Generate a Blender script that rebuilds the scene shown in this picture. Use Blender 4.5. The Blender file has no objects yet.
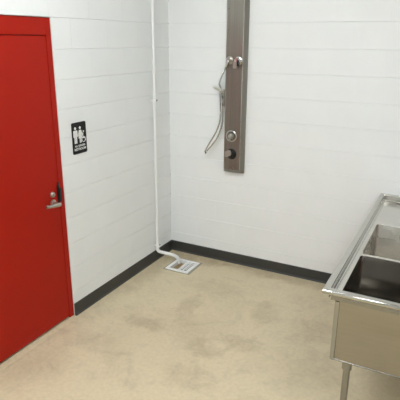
import bpy, bmesh, math, random
from mathutils import Vector, Matrix
random.seed(7)
COL = bpy.context.scene.collection
PI = math.pi

# ------------------------------------------------------------------ materials
def new_mat(name):
    m = bpy.data.materials.new(name); m.use_nodes = True
    nt = m.node_tree; b = nt.nodes['Principled BSDF']
    return m, nt, b

def simple(name, col, rough=.5, metal=0., spec=.5):
    m, nt, b = new_mat(name)
    b.inputs['Base Color'].default_value = (*col, 1)
    b.inputs['Roughness'].default_value = rough
    b.inputs['Metallic'].default_value = metal
    b.inputs['Specular IOR Level'].default_value = spec
    return m

def noise(nt, vec, scale, detail=4, rough=.55, dist=0.):
    n = nt.nodes.new('ShaderNodeTexNoise')
    n.inputs['Scale'].default_value = scale; n.inputs['Detail'].default_value = detail
    n.inputs['Roughness'].default_value = rough; n.inputs['Distortion'].default_value = dist
    nt.links.new(vec, n.inputs['Vector'])
    return n

def ramp(nt, fac, stops):
    r = nt.nodes.new('ShaderNodeValToRGB')
    el = r.color_ramp.elements
    while len(el) < len(stops): el.new(.5)
    for e, (p, c) in zip(el, stops):
        e.position = p; e.color = (*c, 1) if len(c) == 3 else c
    nt.links.new(fac, r.inputs['Fac'])
    return r

def mapped(nt, scale=(1, 1, 1)):
    tc = nt.nodes.new('ShaderNodeTexCoord'); mp = nt.nodes.new('ShaderNodeMapping')
    mp.inputs['Scale'].default_value = scale
    nt.links.new(tc.outputs['Object'], mp.inputs['Vector'])
    return mp.outputs['Vector']

def bump(nt, b, h, strength, dist=.002):
    bp = nt.nodes.new('ShaderNodeBump')
    bp.inputs['Strength'].default_value = strength; bp.inputs['Distance'].default_value = dist
    nt.links.new(h, bp.inputs['Height']); nt.links.new(bp.outputs['Normal'], b.inputs['Normal'])

def mat_block():
    m, nt, b = new_mat('painted_block')
    v = mapped(nt)
    n = noise(nt, v, 3.0, 5)
    r = ramp(nt, n.outputs['Fac'], [(.3, (.85, .864, .860)), (.7, (.88, .894, .890))])
    nt.links.new(r.outputs['Color'], b.inputs['Base Color'])
    b.inputs['Roughness'].default_value = .5
    f = noise(nt, v, 160, 3)
    bump(nt, b, f.outputs['Fac'], .12, .001)
    return m

def mat_steel(name, c0, c1, rough, streak, aniso=0.3, bs=.04):
    """brushed stainless: fine grain stretched along one axis"""
    m, nt, b = new_mat(name)
    n = noise(nt, mapped(nt, streak), 1.0, 4, .6)
    r = ramp(nt, n.outputs['Fac'], [(.25, c0), (.75, c1)])
    nt.links.new(r.outputs['Color'], b.inputs['Base Color'])
    b.inputs['Metallic'].default_value = 1
    n2 = noise(nt, mapped(nt), 5.0, 3)
    r2 = ramp(nt, n2.outputs['Fac'], [(.3, (rough * .8,) * 3), (.75, (rough * 1.25,) * 3)])
    nt.links.new(r2.outputs['Color'], b.inputs['Roughness'])
    bump(nt, b, n.outputs['Fac'], bs, .001)
    return m

def mat_floor():
    m, nt, b = new_mat('sealed_concrete')
    v = mapped(nt)
    big = noise(nt, v, 1.1, 5, .6, .6)
    c = ramp(nt, big.outputs['Fac'], [(.30, FLOOR_D), (.47, FLOOR_M), (.62, FLOOR_L)])
    med = noise(nt, v, 4.0, 7, .68, 1.3)
    cm = ramp(nt, med.outputs['Fac'], [(.30, (.74, .73, .72)), (.52, (1, 1, 1)), (.75, (1.0, 1.0, 1.0))])
    mx = nt.nodes.new('ShaderNodeMix'); mx.data_type = 'RGBA'; mx.blend_type = 'MULTIPLY'
    mx.inputs['Factor'].default_value = .6
    nt.links.new(c.outputs['Color'], mx.inputs['A']); nt.links.new(cm.outputs['Color'], mx.inputs['B'])
    fine = noise(nt, v, 38, 5, .7)
    cf = ramp(nt, fine.outputs['Fac'], [(.25, (.84, .83, .82)), (.6, (1, 1, 1))])
    mx2 = nt.nodes.new('ShaderNodeMix'); mx2.data_type = 'RGBA'; mx2.blend_type = 'MULTIPLY'
    mx2.inputs['Factor'].default_value = .8
    nt.links.new(mx.outputs['Result'], mx2.inputs['A']); nt.links.new(cf.outputs['Color'], mx2.inputs['B'])
    last = mx2.outputs['Result']
    # worn-in grey stains with shapes of their own (x, y, radius_x, radius_y, strength)
    sep = nt.nodes.new('ShaderNodeSeparateXYZ'); nt.links.new(v, sep.inputs[0])
    wob = noise(nt, v, 7.0, 6, .72, .5)
    for (sx, sy, rx, ry, st) in STAINS:
        def mth(op, a, bb):
            q = nt.nodes.new('ShaderNodeMath'); q.operation = op
            for i, z in enumerate((a, bb)):
                if isinstance(z, (int, float)): q.inputs[i].default_value = z
                else: nt.links.new(z, q.inputs[i])
            return q.outputs[0]
        dx = mth('DIVIDE', mth('SUBTRACT', sep.outputs[0], sx), rx)
        dy = mth('DIVIDE', mth('SUBTRACT', sep.outputs[1], sy), ry)
        d2 = mth('ADD', mth('MULTIPLY', dx, dx), mth('MULTIPLY', dy, dy))
        d2 = mth('ADD', d2, mth('MULTIPLY', mth('SUBTRACT', wob.outputs['Fac'], .5), 3.4))
        rr = ramp(nt, d2, [(.0, (st * .85,) * 3), (.4, (st * .5,) * 3), (1., (0, 0, 0))])
        ms = nt.nodes.new('ShaderNodeMix'); ms.data_type = 'RGBA'; ms.blend_type = 'MULTIPLY'
        nt.links.new(rr.outputs['Color'], ms.inputs['Factor'])
        nt.links.new(last, ms.inputs['A']); ms.inputs['B'].default_value = (.64, .605, .555, 1)
        last = ms.outputs['Result']
    nt.links.new(last, b.inputs['Base Color'])
    rgh = ramp(nt, med.outputs['Fac'], [(.3, (.38,) * 3), (.7, (.52,) * 3)])
    nt.links.new(rgh.outputs['Color'], b.inputs['Roughness'])
    bump(nt, b, fine.outputs['Fac'], .05, .002)
    return m

FLOOR_D, FLOOR_M, FLOOR_L = (.585, .495, .330), (.655, .557, .374), (.665, .57, .388)
STAINS = [(.55, -1.33, .20, .10, .55), (.72, -.92, .10, .24, .5), (.35, -1.72, .34, .14, .4), (1.15, -1.75, .24, .14, .4), (1.33, -.74, .13, .24, .55), (1.32, -1.23, .22, .12, .55), (1.10, -1.42, .16, .12, .5),
          (.75, -.55, .34, .16, .35), (1.75, -.80, .22, .2, .45), (.9, -1.2, .5, .25, .25), (1.3, -.08, 1.3, .10, .5), (.30, -.10, .42, .16, .6), (.10, -.6, .13, .6, .45), (1.9, -1.3, .2, .25, .35), (.2, -2.1, .2, .3, .3)]
M = {}
def build_materials():
    M['block'] = mat_block()
    M['floor'] = mat_floor()
    M['ceiling'] = simple('ceiling_paint', (.82, .83, .83), .8)
    M['plain_wall'] = simple('painted_wall', (.55, .56, .55), .6)
    M['base'] = simple('rubber_base', (.040, .040, .036), .45)
    M['red'] = simple('red_enamel', (.385, .0105, .0025), .42, spec=.2)
    M['gap'] = simple('dark_gap', (.01, .008, .008), .9)
    M['black'] = simple('black_plastic', (.008, .008, .009), .4)
    M['sign'] = simple('sign_black', (.009, .009, .0095), .5, spec=.25)
    M['white_plastic'] = simple('white_plastic', (.8, .8, .78), .4)
    M['pvc'] = simple('white_pipe_paint', (.88, .88, .87), .35)
    M['enamel'] = simple('worn_white_enamel', (.86, .86, .84), .4)
    M['slot_dark'] = simple('drain_slot_dark', (.10, .095, .08), .6)
    M['rust'] = simple('drain_silt', (.62, .48, .30), .8)
    M['mortar'] = simple('grey_mortar', (.33, .30, .24), .8)
    M['sill'] = simple('concrete_sill', (.43, .36, .24), .6)
    M['nickel'] = simple('satin_nickel', (.52, .50, .46), .28, 1)
    M['chrome'] = simple('chrome', (.74, .74, .73), .16, 1)
    M['hose'] = simple('metal_hose', (.62, .61, .58), .22, 1)
    M['leg'] = mat_steel('leg_steel', (.29, .278, .26), (.33, .318, .295), .24, (60, 60, 3))
    M['bead'] = mat_steel('bead_steel', (.40, .395, .38), (.44, .435, .42), .10, (3, 3, 3), bs=0.)
    M['screw'] = simple('dull_screw', (.18, .17, .15), .5, .8)
    M['panel'] = mat_steel('shower_steel', (.235, .222, .195), (.30, .283, .25), .33, (70, 70, 1.2))
    M['sink'] = mat_steel('sink_steel', (.345, .315, .265), (.375, .345, .295), .18, (3, 90, 90), bs=.02)
    M['deck'] = mat_steel('drainboard_steel', (.62, .60, .56), (.68, .66, .61), .17, (90, 2.5, 90))
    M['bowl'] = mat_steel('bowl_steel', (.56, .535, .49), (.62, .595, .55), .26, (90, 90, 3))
    M['bowl_shaded'] = mat_steel('shaded_bowl_steel', (.27, .255, .235), (.32, .305, .28), .10, (90, 90, 3), bs=.02)  # near bowl's shade put into a darker copy of the bowl steel
    M['rim'] = mat_steel('rim_steel', (.54, .525, .49), (.58, .565, .525), .13, (30, 30, 30), bs=.015)
    m, nt, b = new_mat('lamp_diffuser')
    b.inputs['Base Color'].default_value = (.9, .9, .9, 1)
    b.inputs['Emission Color'].default_value = (.93, .97, 1, 1)
    b.inputs['Emission Strength'].default_value = LAMP
    M['lamp'] = m
LAMP = 29.0
build_materials()

# ------------------------------------------------------------------ mesh helpers
def link(name, bm, mat, parent=None, smooth=False, bevel=0, seg=2, merge=False):
    if merge: bmesh.ops.remove_doubles(bm, verts=bm.verts, dist=1e-5)
    bmesh.ops.recalc_face_normals(bm, faces=bm.faces)
    me = bpy.data.meshes.new(name); bm.to_mesh(me); bm.free()
    for mm in (mat if isinstance(mat, (list, tuple)) else [mat]): me.materials.append(mm)
    o = bpy.data.objects.new(name, me); COL.objects.link(o)
    if smooth:
        for p in me.polygons: p.use_smooth = True
        try: me.set_sharp_from_angle(angle=math.radians(38))
        except Exception: pass
    if bevel:
        b = o.modifiers.new('bevel', 'BEVEL'); b.width = bevel; b.segments = seg; b.limit_method = 'ANGLE'
        b.angle_limit = math.radians(40)
    if parent:
        o.parent = parent; o.matrix_parent_inverse = parent_world(parent).inverted()
    return o

def parent_world(p):
    m = Matrix.Translation(p.location) @ p.rotation_euler.to_matrix().to_4x4()
    if p.parent: m = parent_world(p.parent) @ p.matrix_parent_inverse @ m
    return m

def empty(name, loc, parent=None):
    o = bpy.data.objects.new(name, None); o.empty_display_size = .05
    COL.objects.link(o); o.location = loc
    return o

def tag(o, label, cat, group=None):
    o['label'] = label; o['category'] = cat
    if group: o['group'] = group
    return o

def structure(o):
    o['kind'] = 'structure'; return o

def box(bm, a, b):
    (x0, y0, z0), (x1, y1, z1) = a, b
    v = [bm.verts.new(p) for p in ((x0, y0, z0), (x1, y0, z0), (x1, y1, z0), (x0, y1, z0),
                                   (x0, y0, z1), (x1, y0, z1), (x1, y1, z1), (x0, y1, z1))]
    for f in ((0, 3, 2, 1), (4, 5, 6, 7), (0, 1, 5, 4), (1, 2, 6, 5), (2, 3, 7, 6), (3, 0, 4, 7)):
        bm.faces.new([v[i] for i in f])
    return bm

def loft(bm, rings, cap0=True, cap1=True, closed=True):
    vs = [[bm.verts.new(p) for p in r] for r in rings]
    n = len(vs[0])
    for a, b in zip(vs, vs[1:]):
        for i in range(n if closed else n - 1):
            j = (i + 1) % n
            bm.faces.new((a[i], a[j], b[j], b[i]))
    if cap0: bm.faces.new(vs[0][::-1])
    if cap1: bm.faces.new(vs[-1])
    return bm

def frame_of(axis):
    w = Vector(axis).normalized()
    t = Vector((0, 0, 1)) if abs(w.z) < .9 else Vector((1, 0, 0))
    u = t.cross(w).normalized(); return u, w.cross(u), w

def lathe(bm, origin, axis, prof, n=28):
    """prof: list of (radius, height along axis)"""
    u, v, w = frame_of(axis); o = Vector(origin)
    rings = []
    for r, h in prof:
        r = max(r, 1e-4)
        rings.append([o + w * h + (u * math.cos(2 * PI * i / n) + v * math.sin(2 * PI * i / n)) * r for i in range(n)])
    return loft(bm, rings)

def smooth_path(pts, n=10):
    P = [Vector(p) for p in pts]; P = [P[0] * 2 - P[1]] + P + [P[-1] * 2 - P[-2]]
    out = []
    for i in range(1, len(P) - 2):
        a, b, c, d = P[i - 1:i + 3]
        for k in range(n):
            t = k / n
            out.append(.5 * ((2 * b) + (c - a) * t + (2 * a - 5 * b + 4 * c - d) * t * t + (3 * b - a - 3 * c + d) * t ** 3))
    out.append(P[-2]); return out

def tube(bm, path, r, n=14, radii=None):
    rings = []; prev = None
    for i, p in enumerate(path):
        d = (path[min(i + 1, len(path) - 1)] - path[max(i - 1, 0)]).normalized()
        if prev is None: u, v, _ = frame_of(d)
        else:
            u = (prev - d * prev.dot(d)).normalized(); v = d.cross(u)
        prev = u
        rr = radii[i] if radii else r
        rings.append([p + (u * math.cos(2 * PI * k / n) + v * math.sin(2 * PI * k / n)) * rr for k in range(n)])
    return loft(bm, rings)

def rrect(x0, y0, x1, y1, r, z, n=6):
    pts = []
    for cx, cy, a in ((x1 - r, y1 - r, 0), (x0 + r, y1 - r, 90), (x0 + r, y0 + r, 180), (x1 - r, y0 + r, 270)):
        for k in range(n + 1):
            t = math.radians(a + 90 * k / n)
            pts.append(Vector((cx + r * math.cos(t), cy + r * math.sin(t), z)))
    return pts

# ------------------------------------------------------------------ room shell
RX, RY, RZ = 5.0, -6.2, 3.6576           # right wall, wall behind the camera, ceiling
COURSE, BLK = .2032, .4064
DOOR_A, DOOR_B, DOOR_T = 1.502, 2.517, 2.2352      # frame opening along the left wall
def block_wall(name, length, P, openings=()):
    """P(u, z, n) -> world point; u along the wall from the corner, n out of the wall"""
    bm = bmesh.new()
    hb, dh, vb, dv = .0034, -.0046, .0017, -.0010
    for k in range(18):
        z0, z1 = k * COURSE, (k + 1) * COURSE
        first = .301 if k % 2 else .301 - BLK / 2
        cuts = [0.0] + [first + i * BLK for i in range(40) if first + i * BLK < length - .02] + [length]
        for u0, u1 in zip(cuts, cuts[1:]):
            segs = [(u0, u1, False, False)]
            for a, b, top in openings:
                if z0 < top - .01:
                    ns = []
                    for s0, s1, e0, e1 in segs:
                        if s1 <= a or s0 >= b: ns.append((s0, s1, e0, e1))
                        else:
                            if s0 < a - .004: ns.append((s0, a, e0, True))
                            if s1 > b + .004: ns.append((b, s1, True, e1))
                    segs = ns
            for s0, s1, e0, e1 in segs:
                us = [s0, s0 + vb, s1 - vb, s1]; zs = [z0, z0 + hb, z1 - hb, z1]
                V = []
                for j, z in enumerate(zs):
                    row = []
                    for i, u in enumerate(us):
                        d = 0.
                        if i == 0 and not e0 and s0 > 0: d = dv
                        if i == 3 and not e1: d = dv
                        if j in (0, 3): d = dh
                        row.append(bm.verts.new(P(u, z, d)))
                    V.append(row)
                for j in range(3):
                    for i in range(3):
                        bm.faces.new((V[j][i], V[j][i + 1], V[j + 1][i + 1], V[j + 1][i]))
    # the body of the wall behind the painted face
    spans = [(0., length, 0., RZ)]
    if openings:
        a, b, top = openings[0]
        spans = [(0., a, 0., RZ), (b, length, 0., RZ), (a, b, top, RZ)]
    for u0, u1, z0, z1 in spans:
        pa, pb = P(u0, z0, -.20), P(u1, z1, -.0062)
        box(bm, [min(i, j) for i, j in zip(pa, pb)], [max(i, j) for i, j in zip(pa, pb)])
    # reveal skirts so the block edge at the opening is closed
    for a, b, top in openings:
        for u in (a, b):
            q = [P(u, 0, 0), P(u, top, 0), P(u, top, -.0065), P(u, 0, -.0065)]
            bm.faces.new([bm.verts.new(p) for p in q])
        q = [P(a, top, -.003), P(b, top, -.003), P(b, top, -.05), P(a, top, -.05)]
        bm.faces.new([bm.verts.new(p) for p in q])
    me = bpy.data.meshes.new(name); bm.to_mesh(me); bm.free(); me.materials.append(M['block'])
    o = bpy.data.objects.new(name, me); COL.objects.link(o)
    return structure(o)

block_wall('wall_back', RX, lambda u, z, n: (u, -n, z))
block_wall('wall_left', -RY, lambda u, z, n: (n, -u, z), [(DOOR_A, DOOR_B, DOOR_T)])
structure(link('wall_right', box(bmesh.new(), (RX, RY - .2, 0), (RX + .2, .2, RZ)), M['plain_wall']))
structure(link('wall_front', box(bmesh.new(), (-.2, RY - .2, 0), (RX, RY, RZ)), M['plain_wall']))
structure(link('ceiling', box(bmesh.new(), (-.2, RY - .2, RZ), (RX + .2, .2, RZ + .1)), M['ceiling']))

DR = (.186, -.440, .432, -.176)            # hole in the slab for the floor drain
bm = bmesh.new()
xs = [-.2, DR[0], DR[2], RX + .2]; ys = [RY - .2, DR[1], DR[3], .2]
for i in range(3):
    for j in range(3):
        if (i, j) != (1, 1): box(bm, (xs[i], ys[j], -.22), (xs[i + 1], ys[j + 1], 0))
structure(link('floor', bm, M['floor']))

# rubber cove base: upright, then a small toe running out over the floor
def cove(name, pts, out):
    prof = [(0.0005, 0.0), (.019, 0.0), (.017, .004), (.010, .010), (.007, .020), (.0065, .100), (.004, .104), (0.0005, .104)]
    bm = bmesh.new()
    loft(bm, [[Vector(p) + Vector(o_) * a + Vector((0, 0, z)) for a, z in prof] for p, o_ in zip(pts, out)])
    return structure(link(name, bm, M['base']))
cove('baseboard_back', [(0.001, 0, 0), (RX - .001, 0, 0)], [(1, -1, 0), (0, -1, 0)])
cove('baseboard_left', [(0, -.001, 0), (0, -DOOR_A - .001, 0)], [(1, -1, 0), (1, 0, 0)])

# ------------------------------------------------------------------ the red door in the left wall
door = empty('door_1', (0, -(DOOR_A + DOOR_B) / 2, 0)); structure(door)
tag(door, 'red steel door in the white block wall beside the restroom sign', 'door')
door['kind'] = 'structure'
JW, HW, FX = .046, .111, -.008             # jamb face, head face, frame set-back
bm = bmesh.new()
ya, yb = -DOOR_A - .001, -DOOR_B + .001
box(bm, (-.14, ya - JW, 0), (FX, ya, DOOR_T - .002))
box(bm, (-.14, yb, 0), (FX, yb + JW, DOOR_T - .002))
box(bm, (-.14, yb + JW, DOOR_T - HW), (FX, ya - JW, DOOR_T - .002))
link('door_frame', bm, M['red'], door, bevel=.002)
bm = bmesh.new()                            # the stop behind the leaf
s0, s1, st = ya - JW, yb + JW, DOOR_T - HW
box(bm, (-.075, s0 - .016, .0), (-.057, s0, st)); box(bm, (-.075, s1, .0), (-.057, s1 + .016, st))
box(bm, (-.075, s1, st - .016), (-.057, s0, st))
link('door_stop', bm, M['gap'], door)
leaf = link('door_leaf', box(bmesh.new(), (-.055, s1 + .003, .020), (-.010, s0 - .004, st - .005)), M['red'], door, bevel=.0015)
sill = link('trim_1', box(bmesh.new(), (-.15, -DOOR_B + .002, .0), (.050, -DOOR_A - .004, .004)), M['floor'], bevel=.002)
structure(sill)

hy, hz = -1.622, .978
h = link('lever_handle', lathe(bmesh.new(), (-.010, hy, hz), (1, 0, 0), [(.0, 0), (.026, 0), (.027, .004), (.025, .010), (.013, .014), (.011, .020), (.011, .058), (.010, .064), (0, .066)]), M['nickel'], leaf, smooth=True)
pth = smooth_path([(.052, hy + .012, hz - .003), (.056, hy - .01, hz - .001), (.060, hy - .06, hz + .006), (.061, hy - .105, hz + .013), (.057, hy - .132, hz + .017)], 6)
n_ = len(pth)
rings = []
for i, p in enumerate(pth):
    d = (pth[min(i + 1, n_ - 1)] - pth[max(i - 1, 0)]).normalized()
    side = Vector((1, 0, 0)); up = side.cross(d).normalized()
    w_, t_ =   .0085, .0145 - .003 * i / n_
    rings.append([p + side * w_ * math.cos(2 * PI * k / 14) + up * t_ * math.sin(2 * PI * k / 14) for k in range(14)])
link('lever', loft(bmesh.new(), rings), M['nickel'], h, smooth=True)
cyl = link('lock_cylinder', lathe(bmesh.new(), (-.010, hy, 1.041), (1, 0, 0), [(0, 0), (.021, 0), (.021, .006), (.017, .014), (.014, .016), (0, .016)]), M['nickel'], leaf, smooth=True)
link('keyhole', box(bmesh.new(), (.0055, hy - .0015, 1.034), (.0068, hy + .0015, 1.048)), M['gap'], cyl)
bm = bmesh.new()
box(bm, (-.010, -1.572, .968), (-.002, -1.550, 1.100))
box(bm, (-.010, -1.566, 1.095), (-.003, -1.552, 1.122))
box(bm, (-.004, -1.564, .975), (.008, -1.543, 1.075))
link('latch_guard', bm, M['black'], leaf, bevel=.002)

# ------------------------------------------------------------------ restroom sign
SY0, SY1, SZ0, SZ1 = -1.386, -1.232, 1.283, 1.517
sign = empty('restroom_sign', (.001, (SY0 + SY1) / 2, SZ0))
tag(sign, 'black restroom sign with white figures on the block wall beside the red door', 'sign')
def flat(pts, x0, x1):
    """pts: (y, z) outline"""
    bm = bmesh.new()
    loft(bm, [[Vector((x0, y, z)) for y, z in pts], [Vector((x1, y, z)) for y, z in pts]]); return bm
pl = [(p.x, p.y) for p in rrect(SY0, SZ0, SY1, SZ1, .012, 0, 5)]
plate = link('plate', flat(pl, .0005, .006), M['sign'], sign, bevel=.001)
def disc(cy, cz, r, n=18): return [(cy + r * math.cos(2 * PI * i / n), cz + r * math.sin(2 * PI * i / n)) for i in range(n)]
def add_flat(bm, pts):
    loft(bm, [[Vector((.006, y, z)) for y, z in pts], [Vector((.0075, y, z)) for y, z in pts]])
def person_bm(cy, dress):
    bm = bmesh.new(); zt = 1.487
    add_flat(bm, disc(cy, zt - .012, .0105))
    if dress:
        add_flat(bm, [(cy - .012, zt - .028), (cy - .027, zt - .072), (cy - .022, zt - .074), (cy - .011, zt - .045), (cy - .021, zt - .090), (cy - .010, zt - .090), (cy - .010, zt - .124), (cy - .002, zt - .124),
                      (cy - .002, zt - .090), (cy + .002, zt - .090), (cy + .002, zt - .124), (cy + .010, zt - .124), (cy + .010, zt - .090), (cy + .021, zt - .090), (cy + .011, zt - .045), (cy + .022, zt - .074), (cy + .027, zt - .072), (cy + .012, zt - .028)])
    else:
        add_flat(bm, [(cy - .017, zt - .027), (cy - .023, zt - .034), (cy - .023, zt - .076), (cy - .016, zt - .076), (cy - .015, zt - .045), (cy - .014, zt - .124), (cy - .0025, zt - .124), (cy - .0015, zt - .08),
                      (cy + .0015, zt - .08), (cy + .0025, zt - .124), (cy + .014, zt - .124), (cy + .015, zt - .045), (cy + .016, zt - .076), (cy + .023, zt - .076), (cy + .023, zt - .034), (cy + .017, zt - .027)])
    return bm
link('man_figure', person_bm(-1.352, False), M['white_plastic'], sign)
link('woman_figure', person_bm(-1.300, True), M['white_plastic'], sign)
bm = bmesh.new()                            # wheelchair symbol
wy, wz = -1.262, 1.388
add_flat(bm, disc(wy - .002, wz + .056, .0065))
add_flat(bm, [(wy - .006, wz + .047), (wy - .006, wz + .012), (wy + .014, wz + .012), (wy + .021, wz - .014), (wy + .015, wz - .016), (wy + .009, wz + .004), (wy - .013, wz + .004), (wy - .013, wz + .047)])
ring_o, ring_i = disc(wy - .003, wz - .004, .021, 24), disc(wy - .003, wz - .004, .0165, 24)
for i in range(4, 23):
    add_flat(bm, [ring_o[i], ring_o[i + 1], ring_i[i + 1], ring_i[i]] if i < 23 else [])
link('wheelchair_symbol', bm, M['white_plastic'], sign)
def lettering(name, text, size, cy, cz, parent, extrude=.0006):
    cu = bpy.data.curves.new(name, 'FONT'); cu.body = text; cu.size = size
    cu.align_x = 'CENTER'; cu.align_y = 'CENTER'; cu.extrude = extrude; cu.offset = size * .018
    t = bpy.data.objects.new('lettering_curve', cu); COL.objects.link(t)
    dg = bpy.context.evaluated_depsgraph_get(); dg.update()
    me = bpy.data.meshes.new_from_object(t.evaluated_get(dg))
    bpy.data.objects.remove(t); bpy.data.curves.remove(cu)
    me.name = name
    me.transform(Matrix(((0, 0, 1, .0062), (1, 0, 0, cy), (0, 1, 0, cz), (0, 0, 0, 1))))
    me.materials.clear(); me.materials.append(M['white_plastic'])
    o = bpy.data.objects.new(name, me); COL.objects.link(o)
    o.parent = parent; o.matrix_parent_inverse = parent_world(parent).inverted()
    return o
lettering('lettering', 'ALL GENDER', .0195, -1.309, 1.342, sign)
lettering('lettering', 'RESTROOM', .0245, -1.309, 1.317, sign)

# ------------------------------------------------------------------ white pipe in the corner and the floor drain
pipe = empty('drain_pipe', (.03, -.314, .12))
tag(pipe, 'thin white pipe running down the left wall near the corner into the floor drain', 'pipe')
bm = bmesh.new()
path = [Vector((.030, -.306, RZ - .001)), Vector((.030, -.309, 1.6)), Vector((.030, -.314, .145))]
tube(bm, path, .0142, 16)
link('riser', bm, M['pvc'], pipe, smooth=True)
bm = bmesh.new()
sp = smooth_path([(.030, -.314, .150), (.031, -.314, .118), (.048, -.312, .101), (.095, -.304, .094), (.145, -.276, .078), (.180, -.252, .062), (.205, -.236, .042), (.216, -.226, .010), (.219, -.223, -.026)], 7)
tube(bm, sp, .0165, 16)
link('bent_outlet', bm, M['pvc'], pipe, smooth=True)
for z in (1.575, .165):
    bm = bmesh.new()
    pc = [Vector((.001, -.309 + .034, z)), Vector((.004, -.309 + .019, z)), Vector((.030, -.309 + .0165, z)), Vector((.0465, -.309, z)), Vector((.030, -.309 - .0165, z)), Vector((.004, -.309 - .019, z)), Vector((.001, -.309 - .034, z))]
    rings = []
    sm = smooth_path(pc, 5)
    loft(bm, [[p + Vector((0, 0, dz)) for p in sm] for dz in (-.008, .008)], False, False, closed=False)
    s = link('pipe_strap', bm, M['pvc'], pipe)
    so = s.modifiers.new('thick', 'SOLIDIFY'); so.thickness = .0015
    link('screw', lathe(bmesh.new(), (.044, -.297, z), (.75, .55, 0), [(0, -.004), (.0085, -.004), (.0085, .002), (.005, .006), (0, .006)], 12), M['screw'], s, smooth=True)

dr = empty('floor_drain', ((DR[0] + DR[2]) / 2, (DR[1] + DR[3]) / 2, 0))
tag(dr, 'square white floor drain with a half grate set in the concrete near the corner', 'drain')
x0, y0, x1, y1 = DR
bm = bmesh.new()
def ring_frame(bm, o, i, z0, z1):
    (ax0, ay0, ax1, ay1), (bx0, by0, bx1, by1) = o, i
    box(bm, (ax0, ay0, z0), (bx0, ay1, z1)); box(bm, (bx1, ay0, z0), (ax1, ay1, z1))
    box(bm, (bx0, ay0, z0), (bx1, by0, z1)); box(bm, (bx0, by1, z0), (bx1, ay1, z1))
inn = (x0 + .033, y0 + .034, x1 - .026, y1 - .026)
ring_frame(bm, (x0 + .001, y0 + .001, x1 - .001, y1 - .001), inn, -.03, .008)
link('frame', bm, M['enamel'], dr, bevel=.003)
bm = bmesh.new()
ring_frame(bm, (x0 - .014, y0 - .010, x1 + .024, y1 + .014), (x0 + .0005, y0 + .0005, x1 - .0005, y1 - .0005), .0003, .0022)
link('mortar_bed', bm, M['mortar'], dr)
bm = bmesh.new()
loft(bm, [rrect(*inn, .02, -.03), rrect(inn[0] + .01, inn[1] + .01, inn[2] - .01, inn[3] - .01, .03, -.12), rrect(inn[0] + .03, inn[1] + .03, inn[2] - .03, inn[3] - .03, .03, -.13)], False, True)
link('basin', bm, M['rust'], dr)
xm = x0 + .122                               # grate covers the right half
bm = bmesh.new()
g = (xm, inn[1] + .001, inn[2] - .001, inn[3] - .001)
ring_frame(bm, g, (xm + .016, g[1] + .010, g[2] - .008, g[3] - .010), -.012, .006)
nb = 7
for k in range(1, nb):
    yy = g[1] + .010 + (g[3] - g[1] - .020) * k / nb
    box(bm, (xm + .016, yy - .0055, .0015), (g[2] - .008, yy + .0055, .0055))
cx_ = (xm + g[2]) / 2 + .004
box(bm, (cx_ - .006, g[1] + .010, .0015), (cx_ + .006, g[3] - .010, .0052))
link('grate', bm, M['enamel'], dr, bevel=.0015)
link('grate_shelf', box(bmesh.new(), (xm + .012, inn[1] + .001, -.029), (inn[2] - .001, inn[3] - .001, -.013)), M['slot_dark'], dr)  # plate coloured dark so the grate slots read dark

# ------------------------------------------------------------------ shower panel on the back wall
PB, PT, PD = .928, 2.56, .066
panel = empty('shower_panel', (.695, -.001, PB))
tag(panel, 'tall stainless steel shower panel mounted high on the white back wall', 'shower panel')
bm = bmesh.new()
xl, xr, fl, fr = .594, .797, .6165, .7735
def pring(z, din=0.):
    d = PD - din
    return [Vector((xl, -.0012, z)), Vector((xl, -.020, z)), Vector((xl + .006, -.032, z)), Vector((fl, -d + .003, z)), Vector((fl + .004, -d, z)),
            Vector((fr - .004, -d, z)), Vector((fr, -d + .003, z)), Vector((xr - .006, -.032, z)), Vector((xr, -.020, z)), Vector((xr, -.0012, z))]
loft(bm, [pring(PB, .030), pring(PB + .034), pring(PT - .02), pring(PT, .018)])
body = link('body', bm, M['panel'], panel, bevel=.0015)
FY = -PD
# rolled beads along both front edges
for ex, ey in ((fr - .0005, FY + .0015), (fl + .0005, FY + .0015)):
    link('edge_strip', tube(bmesh.new(), [Vector((ex, ey, PB + .036)), Vector((ex, ey, PT - .022))], .0042, 12), M['rim'], panel, smooth=True)
# upper left: hose outlet; upper right: push diverter
out_ = link('hose_outlet', lathe(bmesh.new(), (.652, FY, 1.930), (0, -1, 0), [(0, 0), (.034, 0), (.034, .004), (.029, .009), (.021, .012), (.021, .030), (.017, .036), (0, .037)]), M['nickel'], panel, smooth=True)
link('outlet_elbow', tube(bmesh.new(), smooth_path([(.652, FY - .026, 1.930), (.648, FY - .030, 1.915), (.636, FY - .026, 1.893), (.628, FY - .022, 1.878)], 5), .012, 14), M['chrome'], out_, smooth=True)
dv = link('diverter_valve', lathe(bmesh.new(), (.736, FY, 1.928), (0, -1, 0), [(0, 0), (.037, 0), (.037, .004), (.032, .010), (.025, .012), (.025, .040), (.021, .046), (0, .047)]), M['chrome'], panel, smooth=True)
bm = bmesh.new(); box(bm, (.704, FY - .052, 1.866), (.738, FY - .012, 1.922))
link('diverter_spout', bm, M['nickel'], dv, bevel=.004)
bm = bmesh.new(); box(bm, (.744, FY - .058, 1.886), (.760, FY - .030, 1.936))
link('diverter_button', bm, M['black'], dv, bevel=.003)
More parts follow.
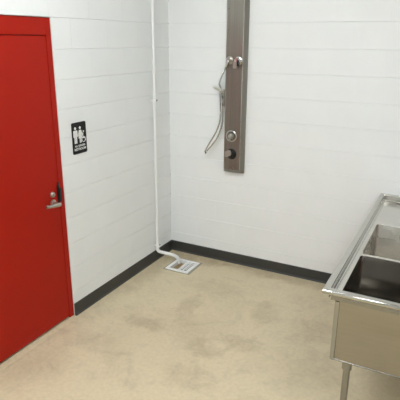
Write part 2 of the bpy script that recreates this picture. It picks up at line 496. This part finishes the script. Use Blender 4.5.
# thermostatic dial
dial = link('temperature_dial', lathe(bmesh.new(), (.688, FY, 1.273), (0, -1, 0), [(0, 0), (.054, 0), (.055, .004), (.052, .010), (.047, .012), (.043, .009), (.041, .006), (0, .006)], 40), M['chrome'], panel, smooth=True)
kn = link('dial_knob', lathe(bmesh.new(), (.688, FY - .006, 1.273), (0, -1, 0), [(0, 0), (.026, 0), (.025, .018), (.022, .030), (.017, .034), (0, .035)], 28), M['nickel'], dial, smooth=True)
bm = bmesh.new(); box(bm, (.682, FY - .052, 1.232), (.694, FY - .030, 1.278))
link('dial_lever', bm, M['nickel'], dial, bevel=.003)
link('dial_face', lathe(bmesh.new(), (.688, FY - .0055, 1.273), (0, -1, 0), [(0, 0), (.0405, 0), (.0405, .0015), (0, .0015)], 36), M['screw'], dial, smooth=True)
# lower volume knob, dark-faced with a chrome cap
vk = link('volume_knob', lathe(bmesh.new(), (.690, FY, 1.108), (0, -1, 0), [(0, 0), (.049, 0), (.049, .004), (.044, .008), (.040, .008), (.038, .022), (.030, .032), (0, .036)], 36), M['black'], panel, smooth=True)
link('knob_cap', lathe(bmesh.new(), (.677, FY - .026, 1.120), (0, -1, 0), [(0, 0), (.027, 0), (.027, .014), (.020, .022), (0, .024)], 24), M['nickel'], vk, smooth=True)
bm = bmesh.new(); box(bm, (.643, FY - .050, 1.085), (.672, FY - .030, 1.135))
link('knob_lever', bm, M['nickel'], vk, bevel=.005)
# hand-shower cradle on the left flank
bm = bmesh.new()
box(bm, (.592, -.064, 1.53), (.606, -.040, 1.68)); box(bm, (.566, -.074, 1.648), (.596, -.052, 1.668))
link('cradle', bm, M['nickel'], panel, bevel=.003)
for z in (1.535, 1.600): link('cradle_clip', box(bmesh.new(), (.588, -.068, z), (.596, -.045, z + .025)), M['black'], panel, bevel=.002)

hs = empty('hand_shower', (.56, -.075, 1.50))
tag(hs, 'chrome hand shower with looping metal hose hanging beside the steel wall panel', 'hand shower')
ax = Vector((-.22, -.50, -.80))
head = link('shower_head', lathe(bmesh.new(), (.546, -.070, 1.706), ax, [(0, 0), (.014, 0), (.026, .005), (.041, .013), (.045, .020), (.043, .026), (.036, .028), (0, .028)], 28), M['white_plastic'], hs, smooth=True)
link('spray_face', lathe(bmesh.new(), Vector((.546, -.070, 1.706)) + ax.normalized() * .0275, ax, [(0, 0), (.031, 0), (.030, .002), (0, .0025)], 24), M['nickel'], head, smooth=True)
hp = smooth_path([(.554, -.064, 1.700), (.562, -.058, 1.680), (.567, -.064, 1.600), (.570, -.066, 1.52), (.573, -.066, 1.470)], 6)
link('handle', tube(bmesh.new(), hp, .01, 14, [.0105 - .003 * i / (len(hp) - 1) for i in range(len(hp))]), M['hose'], hs, smooth=True)
hose = smooth_path([(.6275, FY - .0215, 1.877), (.612, -.088, 1.845), (.586, -.088, 1.788), (.560, -.074, 1.732), (.556, -.046, 1.695), (.566, -.036, 1.655), (.577, -.038, 1.58), (.580, -.042, 1.47), (.578, -.050, 1.36),
                    (.545, -.060, 1.25), (.495, -.066, 1.175), (.445, -.068, 1.115), (.428, -.070, 1.090), (.423, -.076, 1.092), (.432, -.082, 1.118), (.480, -.082, 1.20), (.538, -.080, 1.30), (.568, -.074, 1.385), (.573, -.067, 1.469)], 12)
rad = [.0072 + (.0012 if i % 2 else -.0010) for i in range(len(hose))]
link('hose', tube(bmesh.new(), hose, .006, 10, rad), M['hose'], hs, smooth=True)

# ------------------------------------------------------------------ stainless compartment sink
SX0, SX1, SYN, SYF, ZT, ZD = 2.004, 2.725, -1.871, -.004, .915, .866
sink = empty('compartment_sink', ((SX0 + SX1) / 2, -.95, 0))
tag(sink, 'stainless steel compartment sink with drainboard standing against the white back wall', 'sink')
prof = [(.0135 - .0135 * math.cos(math.radians(a)), .9020 + .0135 * math.sin(math.radians(a))) for a in range(-100, 91, 10)] + [(.030, .9152), (.034, .915), (.0366, .914), (.0382, .911), (.0386, .907),
        (.0390, ZD + .009), (.0392, ZD + .005), (.0405, ZD + .0018), (.043, ZD + .0004), (.048, ZD)]
path = [(SX1, SYN), (SX0, SYN), (SX0, SYF), (SX1, SYF)]
offs = [(0, 1), (1, 1), (1, -1), (0, -1)]
bm = bmesh.new()
loft(bm, [[Vector((px + ox * o, py + oy * o, z)) for o, z in prof] for (px, py), (ox, oy) in zip(path, offs)], False, False, closed=False)
rim = link('rolled_rim', bm, M['rim'], sink, smooth=True)
so = rim.modifiers.new('thick', 'SOLIDIFY'); so.thickness = .002; so.offset = -1
BX0, BX1 = 2.082, 2.640
BOWLS = [(BX0, -1.812, BX1, -1.237), (BX0, -1.213, BX1, -.632)]
RB = .020
# deck: one sheet with the two bowl openings
bm = bmesh.new()
def loop(pts):
    vs = [bm.verts.new(p) for p in pts]
    return [bm.edges.new((vs[i], vs[(i + 1) % len(vs)])) for i in range(len(vs))]
ed = loop([Vector(p) for p in ((SX0 + .046, SYN + .046, ZD), (SX1, SYN + .046, ZD), (SX1, SYF - .046, ZD), (SX0 + .046, SYF - .046, ZD))])
for b in BOWLS: ed += loop(rrect(*b, RB, ZD))
bmesh.ops.triangle_fill(bm, use_beauty=True, use_dissolve=False, edges=ed, normal=(0, 0, 1))
deck = link('drainboard_deck', bm, M['deck'], sink)
so = deck.modifiers.new('thick', 'SOLIDIFY'); so.thickness = .002; so.offset = -1
for b in BOWLS:
    bm = bmesh.new(); x0, y0, x1, y1 = b; t = .002
    zb = .532
    rings = [rrect(x0, y0, x1, y1, RB, ZD + .0004), rrect(x0 + t, y0 + t, x1 - t, y1 - t, RB, ZD - .004), rrect(x0 + t, y0 + t, x1 - t, y1 - t, RB, zb + .02)]
    for a in (30, 60, 90):
        k = .02 * (1 - math.cos(math.radians(a))); s = .02 * math.sin(math.radians(a))
        rings.append(rrect(x0 + t + k, y0 + t + k, x1 - t - k, y1 - t - k, RB, zb + .02 - s))
    loft(bm, rings, False, True)
    bo = link('bowl', bm, M['bowl'] if y0 > -1.5 else M['bowl_shaded'], sink, smooth=True)
    link('strainer', lathe(bmesh.new(), ((x0 + x1) / 2, (y0 + y1) / 2, zb), (0, 0, 1), [(0, 0), (.045, 0), (.045, .003), (.036, .003), (.032, .001), (0, .001)]), M['chrome'], bo, smooth=True)
# outer tub with pressed corners
bm = bmesh.new()
OX0, OX1, OY0, OY1, OB = 2.074, 2.648, -1.848, -.60, .516
rings = [rrect(OX0, OY0, OX1, OY1, .016, ZD - .003), rrect(OX0, OY0, OX1, OY1, .016, OB + .008), rrect(OX0 + .003, OY0 + .003, OX1 - .003, OY1 - .003, .016, OB + .002), rrect(OX0 + .010, OY0 + .010, OX1 - .010, OY1 - .010, .016, OB)]
loft(bm, rings, False, True)
link('tub', bm, M['sink'], sink, smooth=True)
bm = bmesh.new()                             # lip under the rim carrying the tub
box(bm, (SX0 + .046, SYN + .017, ZD - .006), (SX1, SYN + .0365, .8880))
box(bm, (SX0 + .030, SYN + .0366, ZD - .006), (SX0 + .0365, SYF - .02, .8855))
link('bottom_hem', tube(bmesh.new(), [Vector((OX0 + .016, OY0 + .003, OB + .003)), Vector((OX1 - .016, OY0 + .003, OB + .003))], .0055, 12), M['leg'], sink, smooth=True)
link('support_flange', bm, M['leg'], sink, bevel=.001)
for bx in (OX0 + .009, OX1 - .009):
    link('corner_bead', lathe(bmesh.new(), (bx, OY0 + .007, OB + .000), (0, 0, 1), [(0, 0), (.0115, 0), (.0135, .004), (.0135, ZD - OB - .010), (0, ZD - OB - .008)], 20), M['bead'], sink, smooth=True)
link('backsplash', box(bmesh.new(), (SX1 - .002, SYN, ZD - .02), (SX1 + .022, SYF, 1.10)), M['sink'], sink, bevel=.004)
for lx, ly, top in ((2.158, -1.808, OB), (2.585, -1.808, OB), (2.158, -.66, OB), (2.585, -.66, OB), (2.158, -.08, ZD - .003), (2.585, -.08, ZD - .003)):
    lg = link('leg', lathe(bmesh.new(), (lx, ly, 0), (0, 0, 1), [(0, .06), (.0185, .06), (.0185, top - .050), (.0185, top + .003), (0, top + .003)], 24), M['leg'], sink, smooth=True)
    link('leg_socket', lathe(bmesh.new(), (lx, ly, top - .058), (0, 0, 1), [(.0187, 0), (.0255, .002), (.0265, .050), (.032, .058), (.0187, .0585)], 24), M['leg'], lg, smooth=True)
    link('bullet_foot', lathe(bmesh.new(), (lx, ly, .0), (0, 0, 1), [(0, 0), (.018, .0), (.022, .010), (.0225, .045), (.0205, .075), (.0195, .076)], 24), M['nickel'], lg, smooth=True)

# ------------------------------------------------------------------ lamps in the ceiling
for (lx, ly, p) in ((1.1, -2.1, 1.), (1.1, -3.7, 1.), (1.1, -5.3, 1.), (3.5, -3.2, 1.), (3.5, -5.0, 1.)):  # right-hand pair is unseen, added to brighten the left wall
    fx = empty('ceiling_light', (lx, ly, RZ - .07)); structure(fx)
    fx['label'] = 'long white fluorescent fixture on the ceiling'; fx['category'] = 'ceiling light'
    bm = bmesh.new(); box(bm, (lx - .62, ly - .15, RZ - .06), (lx + .62, ly + .15, RZ - .001))
    link('housing', bm, M['white_plastic'], fx, bevel=.004)
    bm = bmesh.new(); box(bm, (lx - .60, ly - .135, RZ - .075), (lx + .60, ly + .135, RZ - .0605))
    link('diffuser', bm, M['lamp'], fx, bevel=.004)

# ------------------------------------------------------------------ camera, world, view
cam = bpy.data.cameras.new('camera'); cam.sensor_width = 36; cam.lens = 496.475 * 36 / 400
cam.clip_start = .02
co = bpy.data.objects.new('camera', cam); COL.objects.link(co)
yaw, pit, rol = -.4815, .3138, .0055
d = Vector((math.sin(yaw) * math.cos(pit), math.cos(yaw) * math.cos(pit), -math.sin(pit)))
r = Vector((math.cos(yaw), -math.sin(yaw), 0)); u = r.cross(d)
r2 = r * math.cos(rol) + u * math.sin(rol); u2 = -r * math.sin(rol) + u * math.cos(rol)
mw = Matrix((r2, u2, -d)).transposed().to_4x4(); mw.translation = (2.494, -4.1317, 2.1049)
co.matrix_world = mw
sc = bpy.context.scene; sc.camera = co
w = bpy.data.worlds.new('world'); sc.world = w; w.use_nodes = True
w.node_tree.nodes['Background'].inputs[0].default_value = (.8, .85, .9, 1)
w.node_tree.nodes['Background'].inputs[1].default_value = .05
sc.view_settings.view_transform = 'Standard'; sc.view_settings.look = 'None'
sc.view_settings.exposure = 0.0; sc.view_settings.gamma = 1; sc.view_settings.use_curve_mapping = False
